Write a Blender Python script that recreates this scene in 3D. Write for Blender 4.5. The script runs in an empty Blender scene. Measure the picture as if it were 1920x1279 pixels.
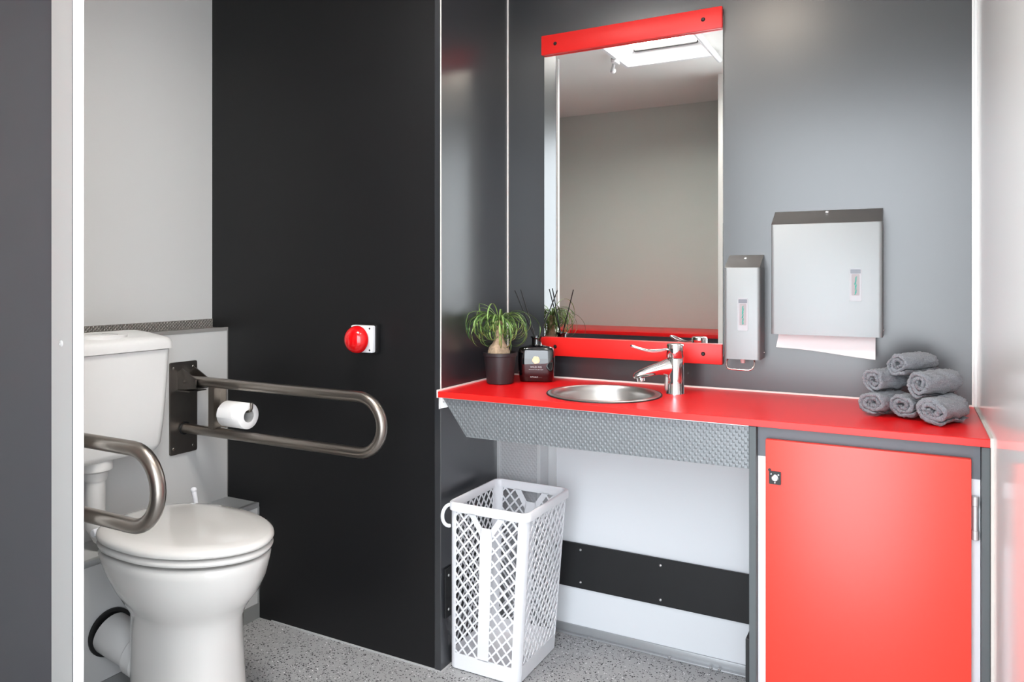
import bpy, bmesh, math, random
from mathutils import Vector, Matrix
C = bpy.context.scene.collection
PI = math.pi

# ------------------------------------------------------------------ helpers
def lin(c):
    out = []
    for v in c:
        v = v / 255.0
        out.append(v / 12.92 if v <= 0.04045 else ((v + 0.055) / 1.055) ** 2.4)
    return (out[0], out[1], out[2], 1.0)

def mat(name, rgb, rough=0.5, metal=0.0, coat=0.0, bump=None, spec=0.5, noise=None, ior=None):
    m = bpy.data.materials.new(name); m.use_nodes = True
    nt = m.node_tree; b = nt.nodes['Principled BSDF']
    b.inputs['Base Color'].default_value = lin(rgb)
    b.inputs['Roughness'].default_value = rough
    b.inputs['Metallic'].default_value = metal
    b.inputs['Coat Weight'].default_value = coat
    b.inputs['Coat Roughness'].default_value = 0.05
    b.inputs['Specular IOR Level'].default_value = spec
    if ior: b.inputs['IOR'].default_value = ior
    if noise or bump:
        tc = nt.nodes.new('ShaderNodeTexCoord')
    if noise:       # (scale, amount) tiny colour variation
        nz = nt.nodes.new('ShaderNodeTexNoise'); nz.inputs['Scale'].default_value = noise[0]
        nz.inputs['Detail'].default_value = 4
        nt.links.new(tc.outputs['Object'], nz.inputs['Vector'])
        mr = nt.nodes.new('ShaderNodeMapRange')
        mr.inputs['To Min'].default_value = 1 - noise[1]; mr.inputs['To Max'].default_value = 1 + noise[1]
        nt.links.new(nz.outputs['Fac'], mr.inputs['Value'])
        mx = nt.nodes.new('ShaderNodeVectorMath'); mx.operation = 'SCALE'
        mx.inputs[0].default_value = lin(rgb)[:3]
        nt.links.new(mr.outputs['Result'], mx.inputs['Scale'])
        nt.links.new(mx.outputs['Vector'], b.inputs['Base Color'])
    if bump:        # (scale, strength, distance)
        nz = nt.nodes.new('ShaderNodeTexNoise'); nz.inputs['Scale'].default_value = bump[0]
        nz.inputs['Detail'].default_value = 3
        nt.links.new(tc.outputs['Object'], nz.inputs['Vector'])
        bp = nt.nodes.new('ShaderNodeBump'); bp.inputs['Strength'].default_value = bump[1]
        bp.inputs['Distance'].default_value = bump[2]
        nt.links.new(nz.outputs['Fac'], bp.inputs['Height'])
        nt.links.new(bp.outputs['Normal'], b.inputs['Normal'])
    return m

def tread_mat(name, rgb, ax, p=0.0145, q=0.0115, rough=0.38, metal=0.6, strength=0.55):
    """small embossed lump pattern, staggered rows; ax = the two object axes the sheet lies in"""
    m = mat(name, rgb, rough, metal)
    nt = m.node_tree; b = nt.nodes['Principled BSDF']
    tc = nt.nodes.new('ShaderNodeTexCoord'); sp = nt.nodes.new('ShaderNodeSeparateXYZ')
    nt.links.new(tc.outputs['Object'], sp.inputs[0])
    def mth(op, a, bv=None):
        n = nt.nodes.new('ShaderNodeMath'); n.operation = op
        for i, v in enumerate((a, bv)):
            if v is None: continue
            if isinstance(v, (int, float)): n.inputs[i].default_value = v
            else: nt.links.new(v, n.inputs[i])
        return n.outputs[0]
    u = mth('MULTIPLY', sp.outputs[ax[0]], 2 * PI / (2 * p)); v = mth('MULTIPLY', sp.outputs[ax[1]], 2 * PI / (2 * q))
    s = mth('MULTIPLY', mth('SINE', u), mth('SINE', v))
    s = mth('MAXIMUM', s, 0.0)
    s = mth('POWER', s, 0.75)
    bp = nt.nodes.new('ShaderNodeBump'); bp.inputs['Strength'].default_value = strength
    bp.inputs['Distance'].default_value = 0.0022
    nt.links.new(s, bp.inputs['Height']); nt.links.new(bp.outputs['Normal'], b.inputs['Normal'])
    return m

def brushed_mat(name, rgb, rough, axis_scale, var=0.07, metal=1.0):
    m = mat(name, rgb, rough, metal)
    nt = m.node_tree; b = nt.nodes['Principled BSDF']
    tc = nt.nodes.new('ShaderNodeTexCoord'); mp = nt.nodes.new('ShaderNodeMapping')
    mp.inputs['Scale'].default_value = axis_scale
    nz = nt.nodes.new('ShaderNodeTexNoise'); nz.inputs['Scale'].default_value = 1.0; nz.inputs['Detail'].default_value = 3
    mr = nt.nodes.new('ShaderNodeMapRange'); mr.inputs['To Min'].default_value = rough - var; mr.inputs['To Max'].default_value = rough + var
    nt.links.new(tc.outputs['Object'], mp.inputs['Vector']); nt.links.new(mp.outputs['Vector'], nz.inputs['Vector'])
    nt.links.new(nz.outputs['Fac'], mr.inputs['Value']); nt.links.new(mr.outputs['Result'], b.inputs['Roughness'])
    return m

def floor_mat():
    m = mat('speckled_vinyl', (158, 158, 158), 0.5)
    nt = m.node_tree; b = nt.nodes['Principled BSDF']
    tc = nt.nodes.new('ShaderNodeTexCoord')
    nz = nt.nodes.new('ShaderNodeTexNoise'); nz.inputs['Scale'].default_value = 160; nz.inputs['Detail'].default_value = 2
    nt.links.new(tc.outputs['Object'], nz.inputs['Vector'])
    ad = nt.nodes.new('ShaderNodeMixRGB'); ad.blend_type = 'LINEAR_LIGHT'; ad.inputs['Fac'].default_value = 0.0028
    nt.links.new(tc.outputs['Object'], ad.inputs['Color1']); nt.links.new(nz.outputs['Color'], ad.inputs['Color2'])
    cur = None
    for (sc, thr, rad, col, off) in ((170, 0.84, 0.46, (14, 14, 16), 0), (260, 0.84, 0.44, (60, 60, 62), 3.3), (210, 0.945, 0.40, (232, 232, 232), 7.7), (140, 0.95, 0.30, (10, 10, 12), 5.1)):
        mp = nt.nodes.new('ShaderNodeMapping'); mp.inputs['Location'].default_value = (off, off * 0.7, 0)
        nt.links.new(ad.outputs['Color'], mp.inputs['Vector'])
        vo = nt.nodes.new('ShaderNodeTexVoronoi'); vo.inputs['Scale'].default_value = sc
        nt.links.new(mp.outputs['Vector'], vo.inputs['Vector'])
        sp = nt.nodes.new('ShaderNodeSeparateColor'); nt.links.new(vo.outputs['Color'], sp.inputs['Color'])
        g = nt.nodes.new('ShaderNodeMath'); g.operation = 'GREATER_THAN'; g.inputs[1].default_value = thr
        nt.links.new(sp.outputs[0], g.inputs[0])
        l = nt.nodes.new('ShaderNodeMath'); l.operation = 'LESS_THAN'; l.inputs[1].default_value = rad
        nt.links.new(vo.outputs['Distance'], l.inputs[0])
        k = nt.nodes.new('ShaderNodeMath'); k.operation = 'MULTIPLY'
        nt.links.new(g.outputs[0], k.inputs[0]); nt.links.new(l.outputs[0], k.inputs[1])
        mx = nt.nodes.new('ShaderNodeMixRGB'); nt.links.new(k.outputs[0], mx.inputs['Fac'])
        if cur is None: mx.inputs['Color1'].default_value = lin((163, 163, 163))
        else: nt.links.new(cur, mx.inputs['Color1'])
        mx.inputs['Color2'].default_value = lin(col)
        cur = mx.outputs['Color']
    nt.links.new(cur, b.inputs['Base Color'])
    return m

class MB:
    def __init__(self): self.bm = bmesh.new()
    def _merge(self, t, M=None):
        me = bpy.data.meshes.new('tmp'); t.to_mesh(me); t.free()
        if M is not None: me.transform(M)
        self.bm.from_mesh(me); bpy.data.meshes.remove(me)
    def box(self, x0, x1, y0, y1, z0, z1, bev=0.0, seg=2, M=None):
        t = bmesh.new(); bmesh.ops.create_cube(t, size=1)
        bmesh.ops.scale(t, vec=(abs(x1-x0), abs(y1-y0), abs(z1-z0)), verts=t.verts)
        bmesh.ops.translate(t, vec=((x0+x1)/2, (y0+y1)/2, (z0+z1)/2), verts=t.verts)
        if bev > 0: bmesh.ops.bevel(t, geom=t.edges[:], offset=bev, segments=seg, profile=0.5, affect='EDGES')
        self._merge(t, M); return self
    def loft(self, rings, cap0=True, cap1=True, closed=True, M=None):
        t = bmesh.new(); vs = [[t.verts.new(p) for p in r] for r in rings]
        n = len(rings[0])
        for a, b in zip(vs, vs[1:]):
            for i in range(n if closed else n-1):
                j = (i+1) % n
                t.faces.new((a[i], a[j], b[j], b[i]))
        if closed and cap0: t.faces.new(vs[0][::-1])
        if closed and cap1: t.faces.new(vs[-1])
        bmesh.ops.recalc_face_normals(t, faces=t.faces)
        self._merge(t, M); return self
    def prism(self, pts, axis, a, b, bev=0.0, M=None):
        """pts in the two other axes, extruded along axis from a to b"""
        def P(u, v, w):
            return {'x': (w, u, v), 'y': (u, w, v), 'z': (u, v, w)}[axis]
        t = bmesh.new()
        A = [t.verts.new(P(u, v, a)) for u, v in pts]; B = [t.verts.new(P(u, v, b)) for u, v in pts]
        n = len(pts)
        t.faces.new(A); t.faces.new(B[::-1])
        for i in range(n): t.faces.new((A[i], B[i], B[(i+1) % n], A[(i+1) % n]))
        bmesh.ops.recalc_face_normals(t, faces=t.faces)
        if bev > 0: bmesh.ops.bevel(t, geom=t.edges[:], offset=bev, segments=2, profile=0.5, affect='EDGES')
        self._merge(t, M); return self
    def lathe(self, prof, c, seg=48, cap0=True, cap1=True, M=None):
        rings = []
        for r, z in prof:
            rings.append([(c[0]+r*math.cos(2*PI*i/seg), c[1]+r*math.sin(2*PI*i/seg), c[2]+z) for i in range(seg)])
        return self.loft(rings, cap0, cap1, M=M)
    def cyl(self, p0, p1, r, r1=None, seg=24, bev=0.0):
        p0 = Vector(p0); p1 = Vector(p1); d = p1-p0; L = d.length
        r1 = r if r1 is None else r1
        M = Matrix.Translation(p0) @ d.to_track_quat('Z', 'Y').to_matrix().to_4x4()
        if bev > 0: prof = [(r-bev, 0), (r, bev), (r1, L-bev), (r1-bev, L)]
        else: prof = [(r, 0), (r1, L)]
        return self.lathe(prof, (0, 0, 0), seg, M=M)
    def tube(self, path, r, seg=16, closed=False, radii=None, flat=None):
        path = [Vector(p) for p in path]; n = len(path)
        rings = []; up = None
        for i in range(n):
            if closed: d = path[(i+1) % n]-path[i-1]
            else: d = path[min(i+1, n-1)]-path[max(i-1, 0)]
            d.normalize()
            if up is None:
                up = Vector((0, 0, 1)) if abs(d.z) < 0.9 else Vector((1, 0, 0))
            s = d.cross(up).normalized(); up = s.cross(d).normalized()
            rr = radii[i] if radii else r
            fs, fu = (rr, rr) if not flat else flat[i]
            rings.append([tuple(path[i]+s*fs*math.cos(2*PI*k/seg)+up*fu*math.sin(2*PI*k/seg)) for k in range(seg)])
        if closed: rings.append(rings[0])
        return self.loft(rings, not closed, not closed)
    def sphere(self, c, r, su=32, sv=16, scale=(1, 1, 1)):
        t = bmesh.new(); bmesh.ops.create_uvsphere(t, u_segments=su, v_segments=sv, radius=r)
        bmesh.ops.scale(t, vec=scale, verts=t.verts); bmesh.ops.translate(t, vec=c, verts=t.verts)
        self._merge(t); return self
    def build(self, name, m, parent=None, base=(0, 0, 0), smooth=35, label=None):
        bmesh.ops.remove_doubles(self.bm, verts=self.bm.verts, dist=1e-6)
        me = bpy.data.meshes.new(name); self.bm.to_mesh(me); self.bm.free()
        root = parent
        while root is not None and root.parent is not None: root = root.parent
        off = Vector(root.location) if root is not None else Vector(base)
        me.transform(Matrix.Translation(-off))
        if smooth:
            me.polygons.foreach_set('use_smooth', [True]*len(me.polygons))
            me.set_sharp_from_angle(angle=math.radians(smooth))
        me.materials.append(m)
        o = bpy.data.objects.new(name, me); C.objects.link(o)
        if parent is not None: o.parent = parent
        else: o.location = off
        if label: o['label'] = label
        return o

def thing(name, label, cat, loc, group=None):
    o = bpy.data.objects.new(name, None); C.objects.link(o)
    o.empty_display_size = 0.05
    o.location = loc; o['label'] = label; o['category'] = cat
    if group: o['group'] = group
    return o
def tag(o, label, cat, group=None):
    o['label'] = label; o['category'] = cat
    if group: o['group'] = group
    return o
def struct(o): o['kind'] = 'structure'; return o
def arc(cx, cy, r, a0, a1, n):
    return [(cx+r*math.cos(a0+(a1-a0)*i/n), cy+r*math.sin(a0+(a1-a0)*i/n)) for i in range(n+1)]
def rrect(x0, x1, y0, y1, r, n=6):
    return (arc(x1-r, y1-r, r, 0, PI/2, n)+arc(x0+r, y1-r, r, PI/2, PI, n)
            + arc(x0+r, y0+r, r, PI, 1.5*PI, n)+arc(x1-r, y0+r, r, 1.5*PI, 2*PI, n))
def screw(parent, p, axis, r=0.004, m=None, name='screw'):
    """small pan head screw with a recess, facing along axis"""
    a = Vector(axis); p = Vector(p)
    mb = MB(); M = Matrix.Translation(p) @ a.to_track_quat('Z', 'Y').to_matrix().to_4x4()
    mb.lathe([(r, -0.002), (r, 0.0008), (r*0.8, 0.002), (r*0.42, 0.0024), (r*0.36, 0.0008), (0.0001, 0.0008)], (0, 0, 0), 14, cap0=False, M=M)
    return mb.build(name, m or STEEL, parent)

# ------------------------------------------------------------------ materials
ANTH = mat('anthracite_laminate', (38, 40, 44), 0.30, spec=0.68, ior=1.72, bump=(900, 0.05, 0.0004), noise=(3.0, 0.05))
ANTHE = mat('anthracite_edge', (58, 60, 64), 0.45)
BLKWALL = mat('black_laminate', (13, 13, 15), 0.5, spec=0.4, bump=(900, 0.05, 0.0004), noise=(3.0, 0.05))
LGREY = mat('light_grey_laminate', (194, 194, 193), 0.45, bump=(700, 0.04, 0.0004), noise=(2.0, 0.02))
RWALL = mat('glossy_pale_laminate', (238, 238, 236), 0.13)
WLAM = mat('white_laminate', (224, 227, 230), 0.3)
FWALL = mat('mid_grey_laminate', (206, 212, 207), 0.35, noise=(2.0, 0.04))
CEIL = mat('ceiling_white', (232, 231, 228), 0.6)
REDT = mat('red_laminate_top', (226, 16, 20), 0.33, spec=0.32, bump=(1200, 0.08, 0.0003))
REDD = mat('red_laminate_door', (226, 50, 30), 0.42, spec=0.75, ior=1.55, bump=(1200, 0.08, 0.0003))
REDR = mat('red_laminate_rail', (224, 34, 30), 0.4)
ALU = mat('anodised_aluminium', (225, 227, 228), 0.35, 0.5)
ALUW = mat('white_aluminium', (240, 241, 239), 0.4, 0.1)
SIL = mat('white_sealant', (235, 230, 226), 0.5)
GREYP = mat('dark_grey_panel', (92, 96, 102), 0.4)
GREYE = mat('grey_panel_edge', (82, 88, 90), 0.5)
PARTP = mat('partition_grey', (98, 99, 106), 0.35)
CERAM = mat('white_ceramic', (208, 206, 202), 0.08, coat=0.5)
PLASW = mat('white_plastic', (232, 233, 236), 0.35)
PLASC = mat('cistern_plastic', (216, 215, 213), 0.3)
PIPEW = mat('pipe_plastic', (205, 204, 202), 0.35)
STEEL = mat('screw_steel', (205, 205, 205), 0.3, 1.0)
RAILM = brushed_mat('brushed_rail_steel', (150, 143, 136), 0.33, (6, 200, 200))
PLATEM = mat('dark_rail_plate', (118, 113, 108), 0.4, 1.0, noise=(12, 0.3))
DISP = brushed_mat('brushed_dispenser_steel', (154, 157, 158), 0.5, (300, 300, 5), 0.015, 0.55)
DISPT = brushed_mat('brushed_dispenser_top', (185, 183, 181), 0.42, (5, 300, 300))
BASINM = mat('satin_basin_steel', (205, 203, 200), 0.33, 1.0)
CHROME = mat('chrome', (235, 235, 236), 0.05, 1.0)
BLK = mat('black_plastic', (16, 16, 17), 0.45)
BLKS = mat('black_bumper_plastic', (16, 17, 19), 0.55, bump=(60, 0.2, 0.001), noise=(25, 0.25))
RUB = mat('dark_rubber', (22, 22, 22), 0.5)
REDP = mat('glossy_red_plastic', (214, 4, 12), 0.1, coat=0.6)
MIRR = mat('mirror_glass', (238, 240, 238), 0.0, 1.0)
PAPER = mat('white_paper', (240, 238, 237), 0.9, bump=(300, 0.15, 0.0006))
CARD = mat('grey_cardboard', (176, 174, 172), 0.9)
TREADF = tread_mat('embossed_sheet_front', (122, 126, 129), (0, 2), 0.0072, 0.0085, metal=0.3)
TREADS = tread_mat('embossed_sheet_side', (122, 126, 129), (1, 2), 0.0072, 0.0085, metal=0.3)
TREADC = tread_mat('embossed_sheet_column', (200, 202, 204), (0, 2), 0.0072, 0.0085, strength=0.3, metal=0.3)
TREADT = tread_mat('embossed_sheet_ledge', (150, 146, 141), (0, 1), 0.0060, 0.0060, strength=0.9)
TREADV = tread_mat('embossed_sheet_upstand', (150, 146, 141), (1, 2), 0.0060, 0.0060, strength=0.9)
POT = mat('black_brown_pot', (42, 36, 38), 0.42)
BARK = mat('palm_bark', (176, 152, 126), 0.85, bump=(140, 0.8, 0.004), noise=(90, 0.55))
SOIL = mat('potting_soil', (52, 40, 32), 0.95, bump=(200, 1.0, 0.006))
GLASSB = mat('black_glass', (6, 7, 10), 0.04, coat=1.0)
REED = mat('black_reed', (12, 12, 12), 0.6)
GOLD = mat('pale_gold_seal', (214, 196, 158), 0.35, 0.35, bump=(500, 0.6, 0.001))
INK = mat('white_print', (225, 225, 225), 0.5)
TEAL = mat('teal_print', (40, 165, 148), 0.6, spec=0.1)
CLEAR = mat('window_plastic', (120, 124, 132), 0.35)
CLEAR2 = mat('window_plastic_pale', (188, 190, 194), 0.5, spec=0.2)
CLEAR3 = mat('window_inner_pale', (168, 162, 164), 0.5, spec=0.2)

LEAF = mat('palm_leaf', (70, 118, 40), 0.4)
nt = LEAF.node_tree; b = nt.nodes['Principled BSDF']
at = nt.nodes.new('ShaderNodeAttribute'); at.attribute_name = 'tone'
rp = nt.nodes.new('ShaderNodeValToRGB'); rp.color_ramp.elements[0].color = lin((44, 84, 30)); rp.color_ramp.elements[1].color = lin((158, 190, 108))
nt.links.new(at.outputs['Fac'], rp.inputs['Fac']); nt.links.new(rp.outputs['Color'], b.inputs['Base Color'])

TOWEL = mat('grey_terry', (112, 114, 117), 1.0, spec=0.1)
nt = TOWEL.node_tree; b = nt.nodes['Principled BSDF']
tc = nt.nodes.new('ShaderNodeTexCoord'); n1 = nt.nodes.new('ShaderNodeTexNoise'); n1.inputs['Scale'].default_value = 420; n1.inputs['Detail'].default_value = 5; n1.inputs['Roughness'].default_value = 0.7
nt.links.new(tc.outputs['Object'], n1.inputs['Vector'])
mr = nt.nodes.new('ShaderNodeValToRGB'); mr.color_ramp.elements[0].position = 0.3; mr.color_ramp.elements[0].color = lin((96, 100, 107)); mr.color_ramp.elements[1].position = 0.7; mr.color_ramp.elements[1].color = lin((172, 176, 183))
nt.links.new(n1.outputs['Fac'], mr.inputs['Fac']); nt.links.new(mr.outputs['Color'], b.inputs['Base Color'])
bp = nt.nodes.new('ShaderNodeBump'); bp.inputs['Strength'].default_value = 1.0; bp.inputs['Distance'].default_value = 0.004
nt.links.new(n1.outputs['Fac'], bp.inputs['Height']); nt.links.new(bp.outputs['Normal'], b.inputs['Normal'])
b.inputs['Sheen Weight'].default_value = 0.4

def emis(name, rgb, s):
    m = bpy.data.materials.new(name); m.use_nodes = True
    b = m.node_tree.nodes['Principled BSDF']; b.inputs['Base Color'].default_value = lin(rgb)
    b.inputs['Emission Color'].default_value = lin(rgb); b.inputs['Emission Strength'].default_value = s
    return m
SKYP = emis('skylight_pane', (255, 251, 246), 74.0)

# ------------------------------------------------------------------ room numbers
YB = 2.312; XR = 0.160; XV = -1.250; YA = 1.888; XL = -2.255; XM = -2.174; XP = -2.018
YF = -0.33; H = 2.36; YD = 0.30; XD = -0.925; ZT = 0.855

# ------------------------------------------------------------------ setting
struct(MB().box(XL-0.06, XR+0.06, YF-0.06, YB+0.06, -0.04, 0.0).build('floor', floor_mat()))
sx0, sx1, sy0, sy1 = -1.315, -0.90, 0.80, 1.215       # roof hatch opening
mb = MB()
mb.box(XL-0.06, sx0, YF-0.06, YB+0.06, H, H+0.05); mb.box(sx1, XR+0.06, YD-0.04, YB+0.06, H, H+0.05)
mb.box(sx1, XD, YF-0.06, YD-0.04, H, H+0.05)
mb.box(sx0, sx1, YF-0.06, sy0, H, H+0.05); mb.box(sx0, sx1, sy1, YB+0.06, H, H+0.05)
struct(mb.build('ceiling', CEIL, smooth=0))
struct(MB().box(XV, XR, YB, YB+0.05, 0, H).build('wall_back', ANTH))
struct(MB().box(-1.087, XR, YB-0.007, YB, 0.0, 0.836).build('wall_back_lower', WLAM))
struct(MB().box(XL, XV-0.024, YA, YA+0.04, 0, H).build('wall_alcove', BLKWALL))
struct(MB().box(XV-0.023, XV, YA-0.003, YB+0.05, 0, H, 0.0015, 1).build('wall_reveal', ANTH))
struct(MB().box(XR, XR+0.05, YD-0.04, YB+0.05, 0, H).build('wall_right', RWALL))
struct(MB().box(XL-0.05, XL, YF, YA+0.04, 0, H).build('wall_left', LGREY))
struct(MB().box(XL, XD-0.03, YF-0.05, YF, 0, H).build('wall_front', FWALL))
struct(MB().box(XD-0.03, XD, YF-0.05, YD-0.03, 0, H).build('wall_entrance', FWALL))
struct(MB().box(XD, XR+0.05, YD-0.04, YD, 2.12, H).build('wall_lintel', FWALL))
# boxed-in pipes behind the toilet
lw = struct(MB().box(XL, XM, 1.025, YA, 0, 1.012).build('wall_left_lower', LGREY))
struct(MB().box(XL, XM-0.001, 1.025, YA, 1.012, 1.0155).build('trim_1', TREADT, smooth=0))
struct(MB().box(XL, XL+0.003, 1.025, YA, 1.0155, 1.046).build('trim_12', TREADV, smooth=0))
struct(MB().box(XM-0.010, XM+0.0015, YA-0.003, YA, 0.41, 1.016).box(XM-0.004, XM+0.002, 1.025, YA, 1.006, 1.018).build('trim_2', mat('ledge_edge', (150, 148, 145), 0.5, 0.3)))
struct(MB().box(XM, XP, 1.025, YA, 0.0, 0.400).build('wall_left_plinth', LGREY))
struct(MB().box(XM, XP+0.002, 1.025, YA, 0.400, 0.404).build('trim_3', mat('plinth_cap', (186, 187, 186), 0.35)))
struct(MB().box(XP-0.014, XP+0.003, 1.025, YA, 0.388, 0.406, 0.002).box(XP-0.014, XP+0.003, YA-0.006, YA, 0.05, 0.39).build('trim_4', mat('plinth_edge', (160, 162, 162), 0.4, 0.3)))
struct(MB().box(XP, XP+0.004, 1.025, YA, 0.0, 0.052).build('baseboard_left', mat('skirting_grey', (128, 129, 128), 0.5)))
struct(MB().box(XL+0.3, XV-0.0, YA-0.004, YA, 0.0, 0.004).box(XV, XV+0.004, YA-0.002, YB-0.08, 0.0, 0.004).build('baseboard_alcove', mat('floor_sealant', (176, 176, 176), 0.5)))
bb = struct(MB().box(-1.087, -0.341, YB-0.013, YB-0.007, 0.0, 0.030, 0.001).box(-1.087, -0.341, YB-0.026, YB-0.007, 0.0, 0.005, 0.001).build('baseboard_back', mat('skirting_alu', (176, 178, 180), 0.4, 0.5)))
for x in (-0.93, -0.66, -0.53, -0.505): screw(bb, (x, YB-0.0255, 0.006), (0, 0, 1), 0.005)
# thin corner beads
struct(MB().box(XV, XV+0.004, YB-0.004, YB, 0.86, H).build('trim_5', SIL))
struct(MB().box(XV-0.001, XV+0.0012, YA-0.0045, YA-0.001, 0.835, H).build('trim_6', SIL))
struct(MB().box(XR-0.010, XR-0.0035, YB-0.006, YB, ZT, H).box(XR-0.006, XR, YB-0.020, YB-0.004, ZT, H).build('trim_7', ALUW))
struct(MB().box(XV+0.006, XR-0.01, YB-0.005, YB, ZT, ZT+0.0045).box(XV, XV+0.005, 1.866, YB, ZT, ZT+0.0045).box(XV, XV+0.0045, 1.8625, 1.866, 0.836, ZT+0.0045).build('trim_8', SIL))
struct(MB().box(XR-0.006, XR, 1.858, YB-0.02, 0.838, ZT+0.0035).box(XR-0.005, XR, 1.858, 1.866, 0, 0.838).build('trim_9', mat('grey_sealant', (200, 196, 190), 0.5)))
# entrance frame
d1 = struct(MB().box(XD-0.032, XD+0.012, YD-0.03, YD+0.012, 0, H, 0.002).box(XD, XR, YD-0.04, YD+0.012, 2.08, 2.12, 0.002).build('door_1', ALUW))
# column of embossed sheet under the worktop
struct(MB().box(XV, -1.087, 2.237, YB, 0, 0.836, 0.001, 1).build('wall_pipe_column', TREADC))
struct(MB().box(XV, XV+0.011, 2.234, 2.2375, 0, 0.836).box(-1.0965, -1.0855, 2.2345, 2.2375, 0, 0.836).build('trim_10', ALU))
o = struct(MB().box(-1.0865, -1.056, YB-0.010, YB-0.007, 0.03, 0.836).build('trim_11', ALU))
screw(o, (-1.071, YB-0.010, 0.66), (0, -1, 0), 0.0035); screw(o, (-1.071, YB-0.010, 0.10), (0, -1, 0), 0.0035)
# outside
struct(MB().box(-12, 12, -16, YF-0.07, -0.10, -0.045).build('ground', mat('pale_paving', (228, 228, 225), 0.8, noise=(2, 0.1))))

# ------------------------------------------------------------------ roof hatch
hx0, hx1, hy0, hy1 = -1.36, -0.855, 0.755, 1.26
t = thing('roof_hatch', 'white framed roof hatch in the ceiling, seen in the mirror', 'skylight', ((hx0+hx1)/2, (hy0+hy1)/2, H))
mb = MB()
def ring_frame(mb, a, b, c, d, ia, ib, ic, id_, z0, z1):
    outer = [(a, c), (b, c), (b, d), (a, d)]; inner = [(ia, ic), (ib, ic), (ib, id_), (ia, id_)]
    mb.loft([[(x, y, z0+0.012) for x, y in outer], [(x, y, z0) for x, y in [(a+.012, c+.012), (b-.012, c+.012), (b-.012, d-.012), (a+.012, d-.012)]],
             [(x, y, z0) for x, y in [(a+.03, c+.03), (b-.03, c+.03), (b-.03, d-.03), (a+.03, d-.03)]], [(x, y, z1) for x, y in inner]], False, False)
mb.box(hx0, hx1, hy0, hy0+0.001, H-0.001, H)
ix0, ix1, iy0, iy1 = hx0+0.085, hx1-0.085, hy0+0.085, hy1-0.085
ring_frame(mb, hx0, hx1, hy0, hy1, ix0, ix1, iy0, iy1, H-0.030, H+0.045)
for s in (0.25, 0.75):
    mb.box(hx0+(hx1-hx0)*s-0.006, hx0+(hx1-hx0)*s+0.006, sy0+0.012, sy0+0.022, H-0.034, H-0.028, 0.002)
mb.build('hatch_frame', PLASW, t, smooth=20)
for y in (iy0-0.002, iy1-0.016): MB().box(ix0, ix1, y, y+0.018, H+0.028, H+0.044, 0.003).build('gasket', RUB, t)
MB().box(sx0+0.0, sx1-0.0, sy0+0.0, sy1-0.0, H+0.046, H+0.055).build('pane', SKYP, t)
mb = MB(); mb.tube([(-1.352, 0.93, H-0.03), (-1.37, 0.90, H-0.045), (-1.39, 0.86, H-0.05), (-1.395, 0.84, H-0.052)], 0.008)
mb.sphere((-1.397, 0.835, H-0.053), 0.016); mb.box(-1.365, -1.335, 0.90, 0.96, H-0.045, H-0.02, 0.005)
mb.build('latch', PLASW, t)
MB().cyl((-0.862, 0.70, H-0.034), (-0.862, 1.30, H-0.034), 0.014, bev=0.004).build('blind_rail', PLASW, t)

# ------------------------------------------------------------------ ceiling lamp
t = thing('ceiling_lamp', 'round white ceiling lamp above the entrance side of the room', 'lamp', (-0.50, 1.20, H))
MB().lathe([(0.150, -0.0005), (0.150, -0.018), (0.138, -0.024)], (-0.50, 1.20, H), 48, cap1=False).build('lamp_base', PLASW, t)
MB().lathe([(0.137, -0.020), (0.132, -0.040), (0.105, -0.056), (0.06, -0.064), (0.001, -0.066)], (-0.50, 1.20, H), 48, cap0=False).build('lamp_shade', emis('lamp_glow', (255, 240, 222), 21.0), t, smooth=60)

# ------------------------------------------------------------------ opposite counter (seen only in the mirror)
t = thing('rear_counter', 'red worktop along the wall facing the mirror, seen reflected', 'counter', (-1.5, -0.05, 0))
MB().box(XL+0.002, XD-0.034, YF+0.002, 0.17, ZT-0.022, ZT, 0.002).build('worktop', REDT, t)
MB().box(XL+0.002, XD-0.034, 0.08, 0.098, 0.001, ZT-0.022).build('front_panel', GREYP, t)

# ------------------------------------------------------------------ near partition
t = thing('partition_panel', 'grey partition panel with white aluminium edge in the left foreground', 'partition', (-1.9, 1.01, 0))
MB().box(XL+0.002, -1.716, 1.003, 1.018, 0.001, H-0.002).build('panel', PARTP, t)
p = MB()
p.prism([(-1.7215, 0.9985), (-1.6400, 0.9985), (-1.6375, 1.0005), (-1.6365, 1.0035), (-1.6365, 1.020), (-1.6385, 1.0225), (-1.7215, 1.0225), (-1.7215, 1.019), (-1.719, 1.018), (-1.716, 1.018), (-1.716, 1.003), (-1.719, 1.003), (-1.7215, 1.002)], 'z', 0.001, H-0.002)
prof = p.build('edge_profile', ALUW, t)
MB().box(-1.6425, -1.6405, 0.9978, 0.999, 0.001, H-0.002).build('profile_groove', mat('groove_grey', (120, 124, 128), 0.5), prof)
screw(prof, (-1.685, 0.9985, 1.049), (0, -1, 0), 0.0075, ALUW)

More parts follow.
